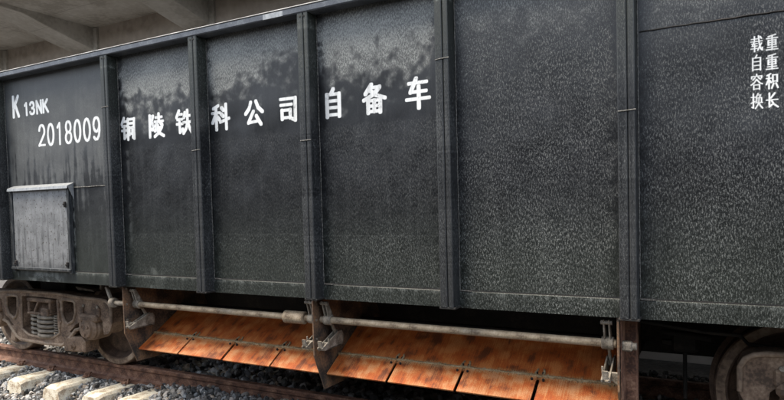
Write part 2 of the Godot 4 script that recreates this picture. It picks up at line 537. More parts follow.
func materials() -> void:
	MAT.concrete = concrete()
	MAT.paint = mottled(Color8(34, 36, 39), Color8(48, 50, 52), Color8(96, 97, 94), 1.6, 11, 0.4, 0.0, 512, 0.02, 0.14)
	MAT.wall = mottled(Color8(164, 154, 144), Color8(182, 173, 163), Color8(196, 188, 178), 0.3, 35, 0.92, 0.2, 512, 0.006, 0.03)
	MAT.yard = mottled(Color8(52, 48, 45), Color8(66, 62, 58), Color8(84, 80, 75), 0.4, 37, 0.92, 0.2, 256, 0.01, 0.06)
	MAT.lip_highlight = mottled(Color8(150, 148, 144), Color8(196, 194, 190), Color8(222, 220, 216), 1.0, 39, 0.6, 0.0, 256)  # near-white, paints in the highlight along the top rail edge
	MAT.worn = mottled(Color8(92, 76, 62), Color8(132, 112, 94), Color8(164, 146, 126), 2.0, 22, 0.7, 0.0, 256)
	MAT.posts = []
	for i in 3: MAT.posts.append(panel_material(0.0, 0.05, 32, 1024, 300 + i * 9, [], {"speck": 0.45, "base": 0.12, "post": 1.0}))
	MAT.paint.uv1_scale = Vector3(4.0, 0.7, 4.0)
	MAT.rail_paint = mottled(Color8(56, 60, 66), Color8(72, 76, 83), Color8(100, 104, 108), 1.1, 12, 0.4, 0.0, 512, 0.01, 0.1)
	MAT.dark = mottled(Color8(16, 15, 14), Color8(26, 24, 22), Color8(48, 42, 37), 1.2, 14, 0.8, 0.1)
	MAT.cast = mottled(Color8(76, 61, 49), Color8(116, 95, 78), Color8(150, 129, 109), 1.6, 21, 0.75, 0.08)
	MAT.wheel = mottled(Color8(50, 38, 31), Color8(78, 61, 50), Color8(106, 87, 72), 2.6, 24, 0.7, 0.1)
	MAT.rail = mottled(Color8(70, 46, 35), Color8(114, 80, 62), Color8(150, 116, 94), 2.0, 27, 0.75, 0.2)
	MAT.pipe = mottled(Color8(92, 76, 60), Color8(142, 126, 104), Color8(170, 155, 134), 2.4, 41, 0.6, 0.05)
	MAT.plate = mottled(Color8(52, 44, 38), Color8(94, 74, 58), Color8(128, 96, 68), 1.7, 44, 0.75, 0.1)
	MAT.link = mottled(Color8(82, 74, 64), Color8(122, 113, 100), Color8(160, 151, 138), 4.0, 47, 0.65, 0.05)
	MAT.bare = mottled(Color8(128, 130, 132), Color8(150, 152, 153), Color8(166, 167, 167), 1.8, 51, 0.42, 0.0, 512, 0.012, 0.16)
	MAT.bare.metallic = 0.35
	MAT.bare.uv1_scale = Vector3(5.0, 2.2, 5.0)
	MAT.bead = mottled(Color8(40, 39, 37), Color8(84, 82, 78), Color8(140, 138, 132), 6.0, 54, 0.7, 0.0, 256, 0.03, 0.2)
	MAT.sleeper = mottled(Color8(166, 146, 122), Color8(220, 210, 188), Color8(234, 228, 212), 2.2, 61, 0.9, 0.1)
	MAT.stone = mottled(Color8(176, 174, 170), Color8(206, 206, 202), Color8(236, 234, 228), 9.0, 64, 0.85, 0.2, 256)
	MAT.stone.vertex_color_use_as_albedo = true
	MAT.earth = mottled(Color8(48, 46, 44), Color8(64, 62, 59), Color8(88, 84, 80), 0.7, 67, 0.95, 0.5)
	MAT.rust = rust_chute(0.25)
	MAT.flap = rust_chute(0.6)
	MAT.grime = mottled(Color8(116, 88, 56), Color8(154, 130, 96), Color8(190, 174, 142), 5.0, 77, 0.8, 0.3, 256)

func slab(b: MB, x0: float, x1: float, y0: float, y1: float, z0: float, z1: float, k := 0.0) -> void:
	b.box(Vector3((x0 + x1) / 2, (y0 + y1) / 2, (z0 + z1) / 2), Vector3(x1 - x0, y1 - y0, z1 - z0), k)

func ground_and_canopy() -> void:
	var g := MB.new()
	for q in [[-300, -300], [300, -300], [300, 300], [-300, 300]]: pass
	g.quad(Vector3(-300, -0.22, 300), Vector3(300, -0.22, 300), Vector3(300, -0.22, -300), Vector3(-300, -0.22, -300), Vector3.UP)
	var go := put("ground", g, MAT.earth, self)
	tag(go, "grey gravelly yard ground around the track", "ground", "", "structure")

	var c := group("concrete_canopy", self, Vector3(-4, -0.22, -4.6))
	tag(c, "bare concrete loading shed with haunched beams and wall behind the black wagon", "building")
	var o := c.position
	var b := MB.new()
	slab(b, -24, 12, 5.28, 5.5, -4.5, -2.35)
	slab(b, -24, 12, 5.1, 5.6, -2.35, -2.15, 0.01)
	put("ceiling_slab", b, MAT.concrete, c, o)
	var yw := group("sky_block_wall", self, Vector3(-6, -0.22, 10.5))  # added out of view to block low sky and darken the lower panels
	tag(yw, "added unseen dark wall opposite the wagon, blocking low sky from its reflections", "wall")
	b = MB.new()
	slab(b, -60, 40, -0.3, 4.6, 10.3, 10.7)
	put("wall_face", b, MAT.yard, yw, yw.position)
	b = MB.new()
	slab(b, -60, 40, 4.6, 4.75, 10.2, 10.8, 0.02)
	put("coping", b, MAT.yard, yw, yw.position)
	for i in 20:
		b = MB.new()
		slab(b, -58.0 + i * 5.0, -57.5 + i * 5.0, -0.3, 4.598, 10.1, 10.299, 0.01)
		put("pier", b, MAT.yard, yw, yw.position)
	b = MB.new()
	slab(b, -24, 12, -0.3, 5.5, -4.8, -4.5)
	put("wall", b, MAT.wall, c, o)
	for i in range(-4, 7):
		var x0 := -11.2 + i * 3.05
		b = MB.new()
		var p := PackedVector2Array([Vector2(-2.36, 5.29), Vector2(-4.49, 5.29), Vector2(-4.49, 4.84), Vector2(-3.97, 4.965), Vector2(-3.1, 5.2), Vector2(-2.6, 5.23), Vector2(-2.36, 5.23)])
		b.prism(p, Vector3(x0 + 0.3, 0, 0), Vector3(0, 0, 1), Vector3(0, 1, 0), 0.6, 0.008)
		put("beam", b, MAT.concrete, c, o)
		b = MB.new()
		slab(b, x0 + 0.52, x0 + 0.7, -0.3, 5.27, -4.52, -4.44, 0.01)
		put("column", b, MAT.concrete, c, o)

# ------------------------------------------------------------------ wagon
const POSTS := [-7.52, -5.94, -4.33, -3.34, -2.35, -1.375, -0.385, 1.12, 2.64]
var wg: Node3D
var wo: Vector3

func part(called: String, b: MB, m: Material) -> MeshInstance3D:
	return put(called, b, m, wg, wo)

func sub(called: String, b: MB, m: Material, parent: Node) -> MeshInstance3D:
	return put(called, b, m, parent, wo)

func wavy_bead(a: Vector3, b: Vector3, r: float) -> MB:
	var m := MB.new()
	var pts := []
	var c := maxi(3, int((b - a).length() / 0.03))
	for i in c + 1:
		pts.append(a.lerp(b, float(i) / c) + Vector3(rng.randf_range(-1, 1), rng.randf_range(-1, 1), rng.randf_range(-0.3, 0.3)) * r * 0.35)
	m.tube(pts, r, 5)
	return m

func wagon() -> void:
	wg = group("freight_wagon", self, Vector3(CX, 0.17, CZ))
	wo = wg.position
	tag(wg, "black painted steel hopper wagon with white lettering and rusty discharge chutes", "freight wagon")
	var L := -7.56
	var R := 2.68
	# rails and body
	var b := MB.new()
	slab(b, L, R, 2.962, 3.007, -0.1, 0.004, 0.007)
	var tr := part("top_rail", b, MAT.rail_paint)
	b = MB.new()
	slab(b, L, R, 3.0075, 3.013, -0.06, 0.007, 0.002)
	sub("highlight_strip", b, MAT.lip_highlight, tr)  # pale strip stands in for skylight catching the rail edge
	b = MB.new()
	slab(b, -2.67, -2.5, 2.965, 3.0, 0.002, 0.0055, 0.001)
	sub("scraped_patch", b, MAT.bare, tr)
	b = MB.new()
	slab(b, L, R, 1.095, 1.13, -2.98, -0.13)
	part("floor", b, MAT.dark)
	b = MB.new()
	slab(b, L, R, 1.085, 2.96, -3.0, -2.985)
	slab(b, L, R, 2.962, 3.007, -3.1, -2.98, 0.007)
	part("far_side_wall", b, MAT.paint)
	for x in [L + 0.01, R - 0.01]:
		b = MB.new()
		slab(b, x - 0.008, x + 0.008, 1.085, 2.98, -2.985, -0.11)
		part("end_wall", b, MAT.paint)
	# panels
	var T := func(s: Array, y: float, h: float, th: float) -> Array:
		var r := []
		for q in s: r.append([q[0], q[1], y, q[2], h, th])
		return r
	var nums := []
	for i in 7: nums.append(["2018009"[i], -5.405 + i * 0.1285, 0.1])
	var k13: Array = [["K", -5.775, 2.797, 0.1, 0.183, 0.036]]
	for q in [["1", -5.60, 0.07], ["3", -5.515, 0.075], ["N", -5.415, 0.078], ["K", -5.32, 0.082]]: k13.append([q[0], q[1], 2.722, q[2], 0.108, 0.027])
	var small: Array = []
	var y := 2.448
	for q in [["zai", "zhong"], ["zi", "zhong"], ["rong", "ji"], ["huan", "chang"]]:
		small.append([q[0], 0.152, y, 0.048, 0.072, 0.0068])
		small.append([q[1], 0.213, y - 0.002, 0.048, 0.072, 0.008])
		y -= 0.0885
	var info := [
		[320, 3, [], {"speck": 0.4}],
		[768, 4, T.call(nums, 2.502, 0.185, 0.027) + k13, {"speck": 0.2, "base": 0.42, "runs": [[-4.94, 1.9, 1.25, 0.03, 0.75], [-5.8, 1.95, 1.15, 0.03, 0.6], [-5.4, 1.2, 1.08, 0.4, 0.8]]}],
		[512, 5, T.call([["tong", -4.27, 0.165], ["ling", -3.95, 0.17], ["tie", -3.642, 0.17]], 2.465, 0.18, 0.029), {"up": 1.2, "edge": 2.52, "tilt": 0.05, "band": 0.9, "speck": 0.34, "step": 1.52, "runs": [[-4.2, 2.2, 1.3, 0.03, 0.35], [-3.95, 1.25, 1.08, 0.1, 0.4]]}],
		[512, 6, T.call([["ke", -3.268, 0.168], ["gong", -2.952, 0.17], ["si", -2.645, 0.158]], 2.468, 0.182, 0.029), {"up": 1.2, "edge": 2.62, "tilt": 0.28, "band": 0.9, "speck": 0.38, "step": 1.52}],
		[512, 7, T.call([["zi", -2.268, 0.145], ["bei", -1.975, 0.17], ["che", -1.665, 0.168]], 2.468, 0.18, 0.029), {"up": 1.2, "edge": 2.58, "tilt": 0.06, "band": 0.85, "speck": 0.44, "step": 1.51}],
		[512, 8, [], {"up": 0.55, "edge": 2.72, "tilt": 0.1, "speck": 0.7}],
		[768, 9, small, {"speck": 0.64, "up": 0.42, "edge": 2.62}],
		[320, 10, [], {"speck": 0.6}],
	]
	for i in 8:
		var x0: float = POSTS[i] + (0.0 if i else -0.0)
		var x1: float = POSTS[i + 1]
		side_panel(x0, x1, panel_material(x0, x1 - x0, info[i][0], 1024 if i > 0 and i < 7 else 512, 100 + 10 * info[i][1], info[i][2], info[i][3]), i)
	for i in POSTS.size():
		post(POSTS[i], [2.548, 2.548, 2.548, 2.136, 2.136, 2.531, 2.142, 2.54, 2.14][i])
		b = MB.new()
		slab(b, POSTS[i] - 0.042, POSTS[i] + 0.042, 1.1, 2.96, -3.1, -3.001, 0.006)
		part("far_side_post", b, MAT.paint)
	hatch()
	# seam of the right panel and of the number panel, as weld beads
	part("weld_bead", wavy_bead(Vector3(-0.33, 2.545, -0.098), Vector3(1.06, 2.545, -0.098), 0.004), MAT.dark)
	part("weld_bead", wavy_bead(Vector3(-4.93, 1.925, -0.098), Vector3(-4.39, 1.925, -0.098), 0.004), MAT.bead)
	underframe()
	chutes()
	bogies()

func side_panel(x0: float, x1: float, m: Material, idx: int) -> void:
	# the sheet: slightly buckled between its posts, with a bulge of a few millimetres
	var f := FastNoiseLite.new()
	f.seed = 40 + idx
	f.frequency = 1.05
	var w := x1 - x0
	var nx := 20
	var ny := 40
	var ylow := 1.193
	var P := func(i: int, j: int) -> Vector3:
		var s := float(i) / nx
		var t := float(j) / ny
		var amp := 0.014 * pow(sin(PI * s) * sin(PI * t), 0.6) if i > 0 and i < nx and j > 0 and j < ny else 0.0
		return Vector3(x0 + w * s, lerpf(ylow, WALL_TOP, t), -0.1 + amp * (f.get_noise_2d(x0 + w * s, lerpf(ylow, WALL_TOP, t)) - 0.25))
	var b := MB.new()
	var pts := []
	var nor := []
	for j in ny + 1:
		for i in nx + 1: pts.append(P.call(i, j))
	for j in ny + 1:
		for i in nx + 1:
			var dx: Vector3 = pts[j * (nx + 1) + mini(i + 1, nx)] - pts[j * (nx + 1) + maxi(i - 1, 0)]
			var dy: Vector3 = pts[mini(j + 1, ny) * (nx + 1) + i] - pts[maxi(j - 1, 0) * (nx + 1) + i]
			nor.append(dx.cross(dy).normalized())
	var UV := func(p: Vector3) -> Vector2: return Vector2((p.x - x0) / w, (WALL_TOP - p.y) / (WALL_TOP - WALL_LOW))
	for j in ny:
		for i in nx:
			var a := j * (nx + 1) + i
			var c := a + nx + 2
			b.tri(pts[a], pts[a + 1], pts[c], nor[a], nor[a + 1], nor[c], UV.call(pts[a]), UV.call(pts[a + 1]), UV.call(pts[c]))
			b.tri(pts[a], pts[c], pts[c - 1], nor[a], nor[c], nor[c - 1], UV.call(pts[a]), UV.call(pts[c]), UV.call(pts[c - 1]))
	b.quad(Vector3(x0, ylow, -0.112), Vector3(x1, ylow, -0.112), Vector3(x1, WALL_TOP, -0.112), Vector3(x0, WALL_TOP, -0.112), Vector3(0, 0, -1))
	b.quad(Vector3(x0, ylow, -0.112), Vector3(x1, ylow, -0.112), Vector3(x1, ylow, -0.1), Vector3(x0, ylow, -0.1), Vector3(0, -1, 0))
	part("side_panel", b, m)
	# the sill plate under it, a few millimetres proud, with a narrow ledge on top
	b = MB.new()
	var q := [Vector3(x0, 1.085, -0.094), Vector3(x1, 1.085, -0.094), Vector3(x1, 1.181, -0.094), Vector3(x0, 1.181, -0.094)]
	b.quad(q[0], q[1], q[2], q[3], Vector3(0, 0, 1), UV.call(q[0]), UV.call(q[1]), UV.call(q[2]), UV.call(q[3]))
	var e := Vector3(0, 0.004, -0.006)
	b.quad(q[3], q[2], q[2] + e, q[3] + e, Vector3(0, 0.83, 0.55), UV.call(q[3] - Vector3(0, 0.05, 0)), UV.call(q[2] - Vector3(0, 0.05, 0)), UV.call(q[2] - Vector3(0, 0.046, 0)), UV.call(q[3] - Vector3(0, 0.046, 0)))
	var z := Vector3(0, 0, -0.03)
	b.quad(q[0], q[1], q[1] + z, q[0] + z, Vector3(0, -1, 0), UV.call(q[0]), UV.call(q[1]), UV.call(q[1]), UV.call(q[0]))
	b.quad(q[3] + z, q[2] + z, q[1] + z, q[0] + z, Vector3(0, 0, -1))
	part("sill_plate", b, m)

var posi := 0
func post(x: float, weld: float) -> void:
	# pressed channel: two angles welded back to back, a groove between them
	var b := MB.new()
	b.prism(PackedVector2Array([Vector2(x - 0.0425, -0.105), Vector2(x + 0.0425, -0.105), Vector2(x + 0.0425, -0.007), Vector2(x + 0.0405, -0.002), Vector2(x + 0.036, 0.0), Vector2(x + 0.014, 0.0), Vector2(x + 0.009, -0.004), Vector2(x + 0.007, -0.012), Vector2(x + 0.005, -0.012), Vector2(x + 0.003, -0.004), Vector2(x - 0.001, -0.0005), Vector2(x - 0.037, -0.0005), Vector2(x - 0.0415, -0.003), Vector2(x - 0.0425, -0.008)]), Vector3(0, 2.031, 0), Vector3(1, 0, 0), Vector3(0, 0, 1), 1.861)
	var p := part("post", b, MAT.posts[posi % 3])
	posi += 1
	b = MB.new()
	slab(b, x - 0.05, x + 0.052, 1.088, 1.0995, -0.1, -0.002, 0.002)
	sub("foot_plate", b, MAT.dark, p)
	sub("weld_bead", wavy_bead(Vector3(x + 0.046, 1.19, -0.096), Vector3(x + 0.046, 2.95, -0.096), 0.0032), MAT.bead, p)
	sub("weld_bead", wavy_bead(Vector3(x - 0.04, weld, 0.001), Vector3(x + 0.045, weld + 0.004, 0.001), 0.0035), MAT.bead, p)
	for dx in [-0.016, 0.014]:
		b = MB.new()
		b.cyl(Vector3(x + dx, 2.94, -0.002), Vector3(x + dx, 2.94, 0.003), 0.006, 8)
		sub("bolt", b, MAT.dark, p)
	sub("weld_bead", wavy_bead(Vector3(x + 0.05, 1.186, -0.092), Vector3(x + 0.12, 1.186, -0.092), 0.0035), MAT.bead, p)

func hatch() -> void:
	var h := group("inspection_hatch", wg)
	h.set_meta("label", "grey bare metal hatch cover under a bent hood")
	var b := MB.new()
	slab(b, -5.79, -4.985, 1.185, 1.93, -0.096, -0.07, 0.004)
	sub("cover_sheet", b, hatch_material(), h)
	b = MB.new()
	var p := PackedVector2Array([Vector2(-0.098, 1.968), Vector2(-0.038, 1.942), Vector2(-0.034, 1.918), Vector2(-0.037, 1.918), Vector2(-0.042, 1.937), Vector2(-0.098, 1.96)])
	b.prism(p, Vector3(-5.37, 0, 0), Vector3(0, 0, 1), Vector3(0, 1, 0), 0.9)
	for x in [-4.921, -5.819]:
		b.prism(PackedVector2Array([Vector2(-0.098, 1.96), Vector2(-0.043, 1.934), Vector2(-0.098, 1.82)]), Vector3(x, 0, 0), Vector3(0, 0, 1), Vector3(0, 1, 0), 0.004)
	sub("hood", b, MAT.bare, h)
	b = MB.new()
	slab(b, -5.83, -5.795, 1.17, 1.93, -0.098, -0.062, 0.003)
	slab(b, -4.98, -4.945, 1.17, 1.93, -0.098, -0.062, 0.003)
	slab(b, -5.83, -4.945, 1.19, 1.215, -0.067, -0.048, 0.004)
	sub("frame", b, MAT.paint, h)
	for q in [Vector2(-5.77, 1.25), Vector2(-5.0, 1.25), Vector2(-5.0, 1.78)]:
		b = MB.new()
		b.box(Vector3(q.x, q.y, -0.062), Vector3(0.022, 0.05, 0.018), 0.004)
		b.cyl(Vector3(q.x, q.y, -0.055), Vector3(q.x, q.y, -0.045), 0.008, 8)
		sub("latch", b, MAT.dark, h)

func underframe() -> void:
	var b := MB.new()
	slab(b, -7.5, 2.6, 0.7, 1.09, CZ - 0.2, CZ + 0.2, 0.01)
	part("centre_sill", b, MAT.dark)
	# hopper walls running down behind the chutes
	b = MB.new()
	b.prism(PackedVector2Array([Vector2(-0.9, 1.095), Vector2(-2.2, 1.095), Vector2(-2.0, 0.62), Vector2(-1.1, 0.62)]), Vector3(-2.395, 0, 0), Vector3(0, 0, 1), Vector3(0, 1, 0), 3.86)
	part("hopper_bottom", b, MAT.dark)
	for x in [-6.12, 1.24]:
		b = MB.new()
		slab(b, x - 0.22, x + 0.22, 0.86, 1.09, -2.5, -0.62, 0.01)
		part("body_bolster", b, MAT.dark)
	# brake gear seen in the gap before the right wheel
	b = MB.new()
	slab(b, -0.7, 0.6, 0.56, 0.66, -1.75, -1.6, 0.01)
	part("brake_beam", b, MAT.dark)
	b = MB.new()
	b.tube([Vector3(-0.4, 0.98, -0.6), Vector3(-0.05, 0.94, -0.6), Vector3(0.12, 0.93, -0.62), Vector3(0.16, 0.88, -0.64), Vector3(0.5, 0.86, -0.64)], 0.012, 8)
	part("brake_pipe", b, MAT.dark)
	b = MB.new()
	b.box(Vector3(-0.17, 0.8, -0.95), Vector3(0.16, 0.12, 0.1), 0.02)
	b.cyl(Vector3(-0.17, 0.74, -0.95), Vector3(-0.17, 0.44, -0.95), 0.012, 8)
	b.cyl(Vector3(-0.3, 0.86, -0.92), Vector3(-0.02, 0.84, -0.9), 0.02, 10)
	b.box(Vector3(-0.27, 0.8, -0.9), Vector3(0.06, 0.035, 0.04), 0.006)
	part("brake_valve", b, MAT.dark)
	b = MB.new()
	b.prism(PackedVector2Array([Vector2(-5.66, 0.965), Vector2(-5.4, 0.945), Vector2(-5.36, 0.925), Vector2(-5.62, 0.932)]), Vector3(0, 0, -0.6), Vector3(1, 0, 0), Vector3(0, 1, 0), 0.08, 0.004)
	b.box(Vector3(-5.3, 1.03, -0.6), Vector3(0.03, 0.16, 0.03), 0.004)
	part("side_bracket", b, MAT.link)

const PLATES := [-4.34, -2.41, -0.45]
const CS := 0.6            # slope of the chute
func cp(x: float, s: float, up := 0.0) -> Vector3:      # a point on the chute: s metres in from its lip, up off the sheet
	var t := Vector3(0, CS, -1.0).normalized()
	return Vector3(x, 0.53, -0.222) + t * s + Vector3(0, 1.0, CS).normalized() * up

func sheet(b: MB, x0: float, x1: float, s0: float, s1: float, th: float, uo: float, up := 0.0) -> void:
	var nn := Vector3(0, 1.0, CS).normalized()
	var UV := func(x: float, s: float) -> Vector2: return Vector2((x - uo) / 1.93, 1.0 - s / 0.95)
	var A := cp(x0, s0, up); var B := cp(x1, s0, up); var C := cp(x1, s1, up); var D := cp(x0, s1, up)
	b.quad(A, B, C, D, nn, UV.call(x0, s0), UV.call(x1, s0), UV.call(x1, s1), UV.call(x0, s1))
	var d := nn * -th
	b.quad(A + d, B + d, C + d, D + d, -nn, UV.call(x0, s0), UV.call(x1, s0), UV.call(x1, s1), UV.call(x0, s1))
	b.quad(A, B, B + d, A + d, Vector3(0, -CS, 1.0).normalized(), UV.call(x0, s0), UV.call(x1, s0), UV.call(x1, s0 + 0.01), UV.call(x0, s0 + 0.01))
	b.quad(A, D, D + d, A + d, Vector3(-1, 0, 0), UV.call(x0, s0), UV.call(x0, s1), UV.call(x0 + .01, s1), UV.call(x0 + .01, s0))
	b.quad(B, C, C + d, B + d, Vector3(1, 0, 0), UV.call(x1, s0), UV.call(x1, s1), UV.call(x1 + .01, s1), UV.call(x1 + .01, s0))

func chutes() -> void:
	for i in 2:
		var x0: float = PLATES[i] + 0.012
		var x1: float = PLATES[i + 1] - 0.012
		var c := group("discharge_chute", wg)
		var b := MB.new()
		sheet(b, x0, x1, 0.185, 0.56, 0.008, x0 - i * 0.7)
		sub("chute_sheet", b, MAT.rust, c)
		var w := (x1 - x0) / 4.0
		for k in 4:
			b = MB.new()
			var lift := rng.randf_range(0.0, 0.006)
			sheet(b, x0 + w * k + 0.010, x0 + w * (k + 1) - 0.010, 0.0, 0.195, 0.01, x0 - i * 0.7 + rng.randf(), 0.009 + lift)
			sub("flap", b, MAT.flap, c)
			if k:
				for sx in [-0.035, 0.035]:
					b = MB.new()
					b.cyl(cp(x0 + w * k + sx, 0.165, 0.008), cp(x0 + w * k + sx, 0.165, 0.024), 0.008, 8)
					sub("bolt", b, MAT.dark, c)
					b = MB.new()
					b.cyl(cp(x0 + w * k + sx * 0.6, 0.23, -0.002), cp(x0 + w * k + sx * 0.6, 0.23, 0.01), 0.009, 8)
					sub("bolt", b, MAT.dark, c)
					b = MB.new()
					b.tube([cp(x0 + w * k + sx * 0.65, 0.2, 0.006), cp(x0 + w * k + sx * 0.75, 0.235, 0.005), cp(x0 + w * k + sx * 0.5, 0.265, 0.003)], 0.007, 6)
					sub("weld_bead", b, MAT.grime, c)
		b = MB.new()
		var pts := []
		for q in 90:
			pts.append(cp(lerpf(x0, x1, q / 89.0), 0.203 + rng.randf_range(-0.0015, 0.0015), 0.007 + rng.randf_range(-0.001, 0.002)))
		b.tube(pts, 0.011, 6)
		for q in 130:
			var r := rng.randf_range(0.006, 0.013)
			b.box(cp(rng.randf_range(x0, x1), 0.203 + rng.randf_range(-0.014, 0.016), 0.009), Vector3(r * 2.2, r * 0.8, r), r * 0.3, Basis.from_euler(Vector3(0.5, rng.randf() * 3.0, rng.randf_range(-0.4, 0.4))))
		sub("weld_bead", b, MAT.grime, c)
		b = MB.new()
		slab(b, x0, x1, 0.80, 0.85, -0.74, -0.69, 0.005)
		sub("header_bar", b, MAT.dark, c)
	for i in 3:
		var x: float = PLATES[i]
		var b := MB.new()
		var poly := PackedVector2Array([Vector2(-0.1, 1.094), Vector2(-0.103, 0.69), Vector2(-0.215, 0.43), Vector2(-0.5, 0.425), Vector2(-1.1, 0.7), Vector2(-1.1, 1.094)])
		b.prism(poly, Vector3(x, 0, 0), Vector3(0, 0, 1), Vector3(0, 1, 0), 0.012, 0.002)
		var e := part("chute_end_plate", b, MAT.plate)
		if i == 2:
			b = MB.new()
			slab(b, x + 0.008, x + 0.075, 0.2, 1.09, -0.33, -0.27, 0.006)
			slab(b, x + 0.008, x + 0.014, 0.2, 1.09, -0.27, -0.12, 0.002)
			sub("stiffener", b, MAT.rail, e)
			b = MB.new()
			b.box(Vector3(x + 0.035, 0.925, -0.16), Vector3(0.06, 0.05, 0.05), 0.008)
			b.cyl(Vector3(x + 0.06, 0.925, -0.16), Vector3(x + 0.085, 0.925, -0.16), 0.02, 10, 0.003)
			sub("shaft_end", b, MAT.link, e)
		for q in 3:
			b = MB.new()
			b.cyl(Vector3(x - 0.007, 1.06 - q * 0.13, -0.13), Vector3(x + 0.012, 1.06 - q * 0.13, -0.13), 0.009, 8)
			sub("bolt", b, MAT.link, e)
		for s in [-1.0, 1.0]:
			if i == 0 and s < 0 or i == 2 and s > 0: continue
			linkage(x + 0.065 * s, s)
	# operating shafts
	for q in [[-4.31, -2.42], [-2.40, -0.47]]:
		var b := MB.new()
		b.cyl(Vector3(q[0], 0.925, -0.19), Vector3(q[1], 0.925, -0.19), 0.023, 18)
		var s := part("operating_shaft", b, MAT.pipe)
		if q[0] < -3:
			b = MB.new()
			b.cyl(Vector3(-2.715, 0.925, -0.19), Vector3(-2.535, 0.925, -0.19), 0.045, 22, 0.006)
			sub("coupling_sleeve", b, MAT.pipe, s)
	var b := MB.new()
	b.cyl(Vector3(-4.6, 0.925, -0.17), Vector3(-4.35, 0.925, -0.17), 0.02, 12)
	b.cyl(Vector3(-4.58, 0.925, -0.17), Vector3(-4.53, 0.925, -0.17), 0.042, 16, 0.006)
	b.box(Vector3(-4.6, 0.985, -0.17), Vector3(0.025, 0.17, 0.03), 0.005, Basis(Vector3(0, 0, 1), 0.45))
	part("shaft_crank", b, MAT.link)

# lever on the shaft, link down to the latch that holds the chute door
func linkage(x: float, s: float) -> void:
	var l := group("door_linkage", wg)
	var b := MB.new()
	var ex := Vector3(0, 0, 1)
	var ey := Vector3(0, 1, 0)
	for dx in [-0.014, 0.014]:
		b.prism(PackedVector2Array([Vector2(-0.135, 1.06), Vector2(-0.165, 1.06), Vector2(-0.24, 0.93), Vector2(-0.215, 0.9), Vector2(-0.18, 0.915)]), Vector3(x + dx, 0, 0), ex, ey, 0.009, 0.002)
	b.cyl(Vector3(x - 0.03, 1.045, -0.15), Vector3(x + 0.03, 1.045, -0.15), 0.012, 10)
	sub("lever", b, MAT.link, l)
	b = MB.new()
	b.cyl(Vector3(x - 0.032, 0.925, -0.195), Vector3(x + 0.032, 0.925, -0.195), 0.036, 18, 0.005)
	b.cyl(Vector3(x - 0.038, 0.925, -0.195), Vector3(x + 0.038, 0.925, -0.195), 0.018, 12, 0.003)
	sub("clamp", b, MAT.link, l)
	b = MB.new()
	b.prism(PackedVector2Array([Vector2(-0.205, 0.915), Vector2(-0.23, 0.905), Vector2(-0.315, 0.79), Vector2(-0.285, 0.78)]), Vector3(x, 0, 0), ex, ey, 0.016, 0.003)
	b.cyl(Vector3(x - 0.026, 0.795, -0.3), Vector3(x + 0.026, 0.795, -0.3), 0.024, 14, 0.004)
	sub("link", b, MAT.link, l)
	b = MB.new()
	for dx in [-0.018, 0.018]:
		b.prism(PackedVector2Array([Vector2(-0.345, 0.80), Vector2(-0.325, 0.832), Vector2(-0.275, 0.832), Vector2(-0.2, 0.80), Vector2(-0.08, 0.752), Vector2(-0.085, 0.738), Vector2(-0.2, 0.728), Vector2(-0.335, 0.728)]), Vector3(x + dx, 0, 0), ex, ey, 0.009, 0.002)
	b.box(Vector3(x, 0.734, -0.21), Vector3(0.045, 0.01, 0.2), 0.002)
	b.prism(PackedVector2Array([Vector2(-0.085, 0.752), Vector2(-0.075, 0.80), Vector2(-0.087, 0.80), Vector2(-0.1, 0.76)]), Vector3(x, 0, 0), ex, ey, 0.03, 0.002)
	sub("latch_hook", b, MAT.link, l)
	b = MB.new()
	var br := PackedVector2Array()
	for q in [Vector2(-0.062, 0.705), Vector2(0.028, 0.762), Vector2(0.03, 0.805), Vector2(0.02, 0.805), Vector2(0.016, 0.778), Vector2(-0.062, 0.778)]: br.append(Vector2(q.x * s, q.y))
	b.prism(br, Vector3(x, 0, -0.155), Vector3(1, 0, 0), ey, 0.014, 0.003)
	sub("latch_bracket", b, MAT.link, l)

# ------------------------------------------------------------------ bogies
func bogies() -> void:
	var g := group("bogie", wg)
	var o := Vector3(-6.125, 0.17, CZ)
	g.position = o - wo
	var half := 0.825
	for s in [-1.0, 1.0]:
		for k in [-1.0, 1.0]:
			var b := MB.new()
			var zf: float = CZ + s * 0.82           # outer face of the wheel
			var pr := [Vector2(0.0, 0.02), Vector2(0.09, 0.02), Vector2(0.105, 0.0), Vector2(0.125, -0.03), Vector2(0.16, -0.062), Vector2(0.3, -0.075), Vector2(0.34, -0.03), Vector2(0.352, -0.004), Vector2(0.36, 0.0), Vector2(0.41, 0.0), Vector2(0.418, -0.008), Vector2(0.421, -0.095), Vector2(0.432, -0.105), Vector2(0.447, -0.115), Vector2(0.447, -0.13), Vector2(0.435, -0.138), Vector2(0.36, -0.138), Vector2(0.34, -0.11), Vector2(0.16, -0.1), Vector2(0.0, -0.14)]
			b.lathe(pr, Vector3(-6.125 + k * half, 0.59, zf), Vector3(0, 0, s), 72)
			put("wheel", b, MAT.wheel, g, o)
			b = MB.new()
			b.lathe([Vector2(0.362, 0.0), Vector2(0.364, 0.003), Vector2(0.408, 0.003), Vector2(0.411, 0.0)], Vector3(-6.125 + k * half, 0.59, zf), Vector3(0, 0, s), 72)
			put("rim_face", b, MAT.worn, g, o)
	for k in [-1.0, 1.0]:
		var b := MB.new()
		b.cyl(Vector3(-6.125 + k * half, 0.59, CZ - 1.05), Vector3(-6.125 + k * half, 0.59, CZ + 1.05), 0.075, 20)
		put("axle", b, MAT.cast, g, o)
	var b := MB.new()
	slab(b, -6.125 - 0.2, -6.125 + 0.2, 0.66, 0.86, CZ - 0.98, CZ + 0.98, 0.02)
	put("bolster", b, MAT.cast, g, o)
	for s in [-1.0, 1.0]:
		side_frame(g, o, CZ + s * 1.0, s)
	var d := g.duplicate() as Node3D
	d.name = "bogie_001"
	wg.add_child(d, true)
	d.position = Vector3(1.235, 0.17, CZ) - wo

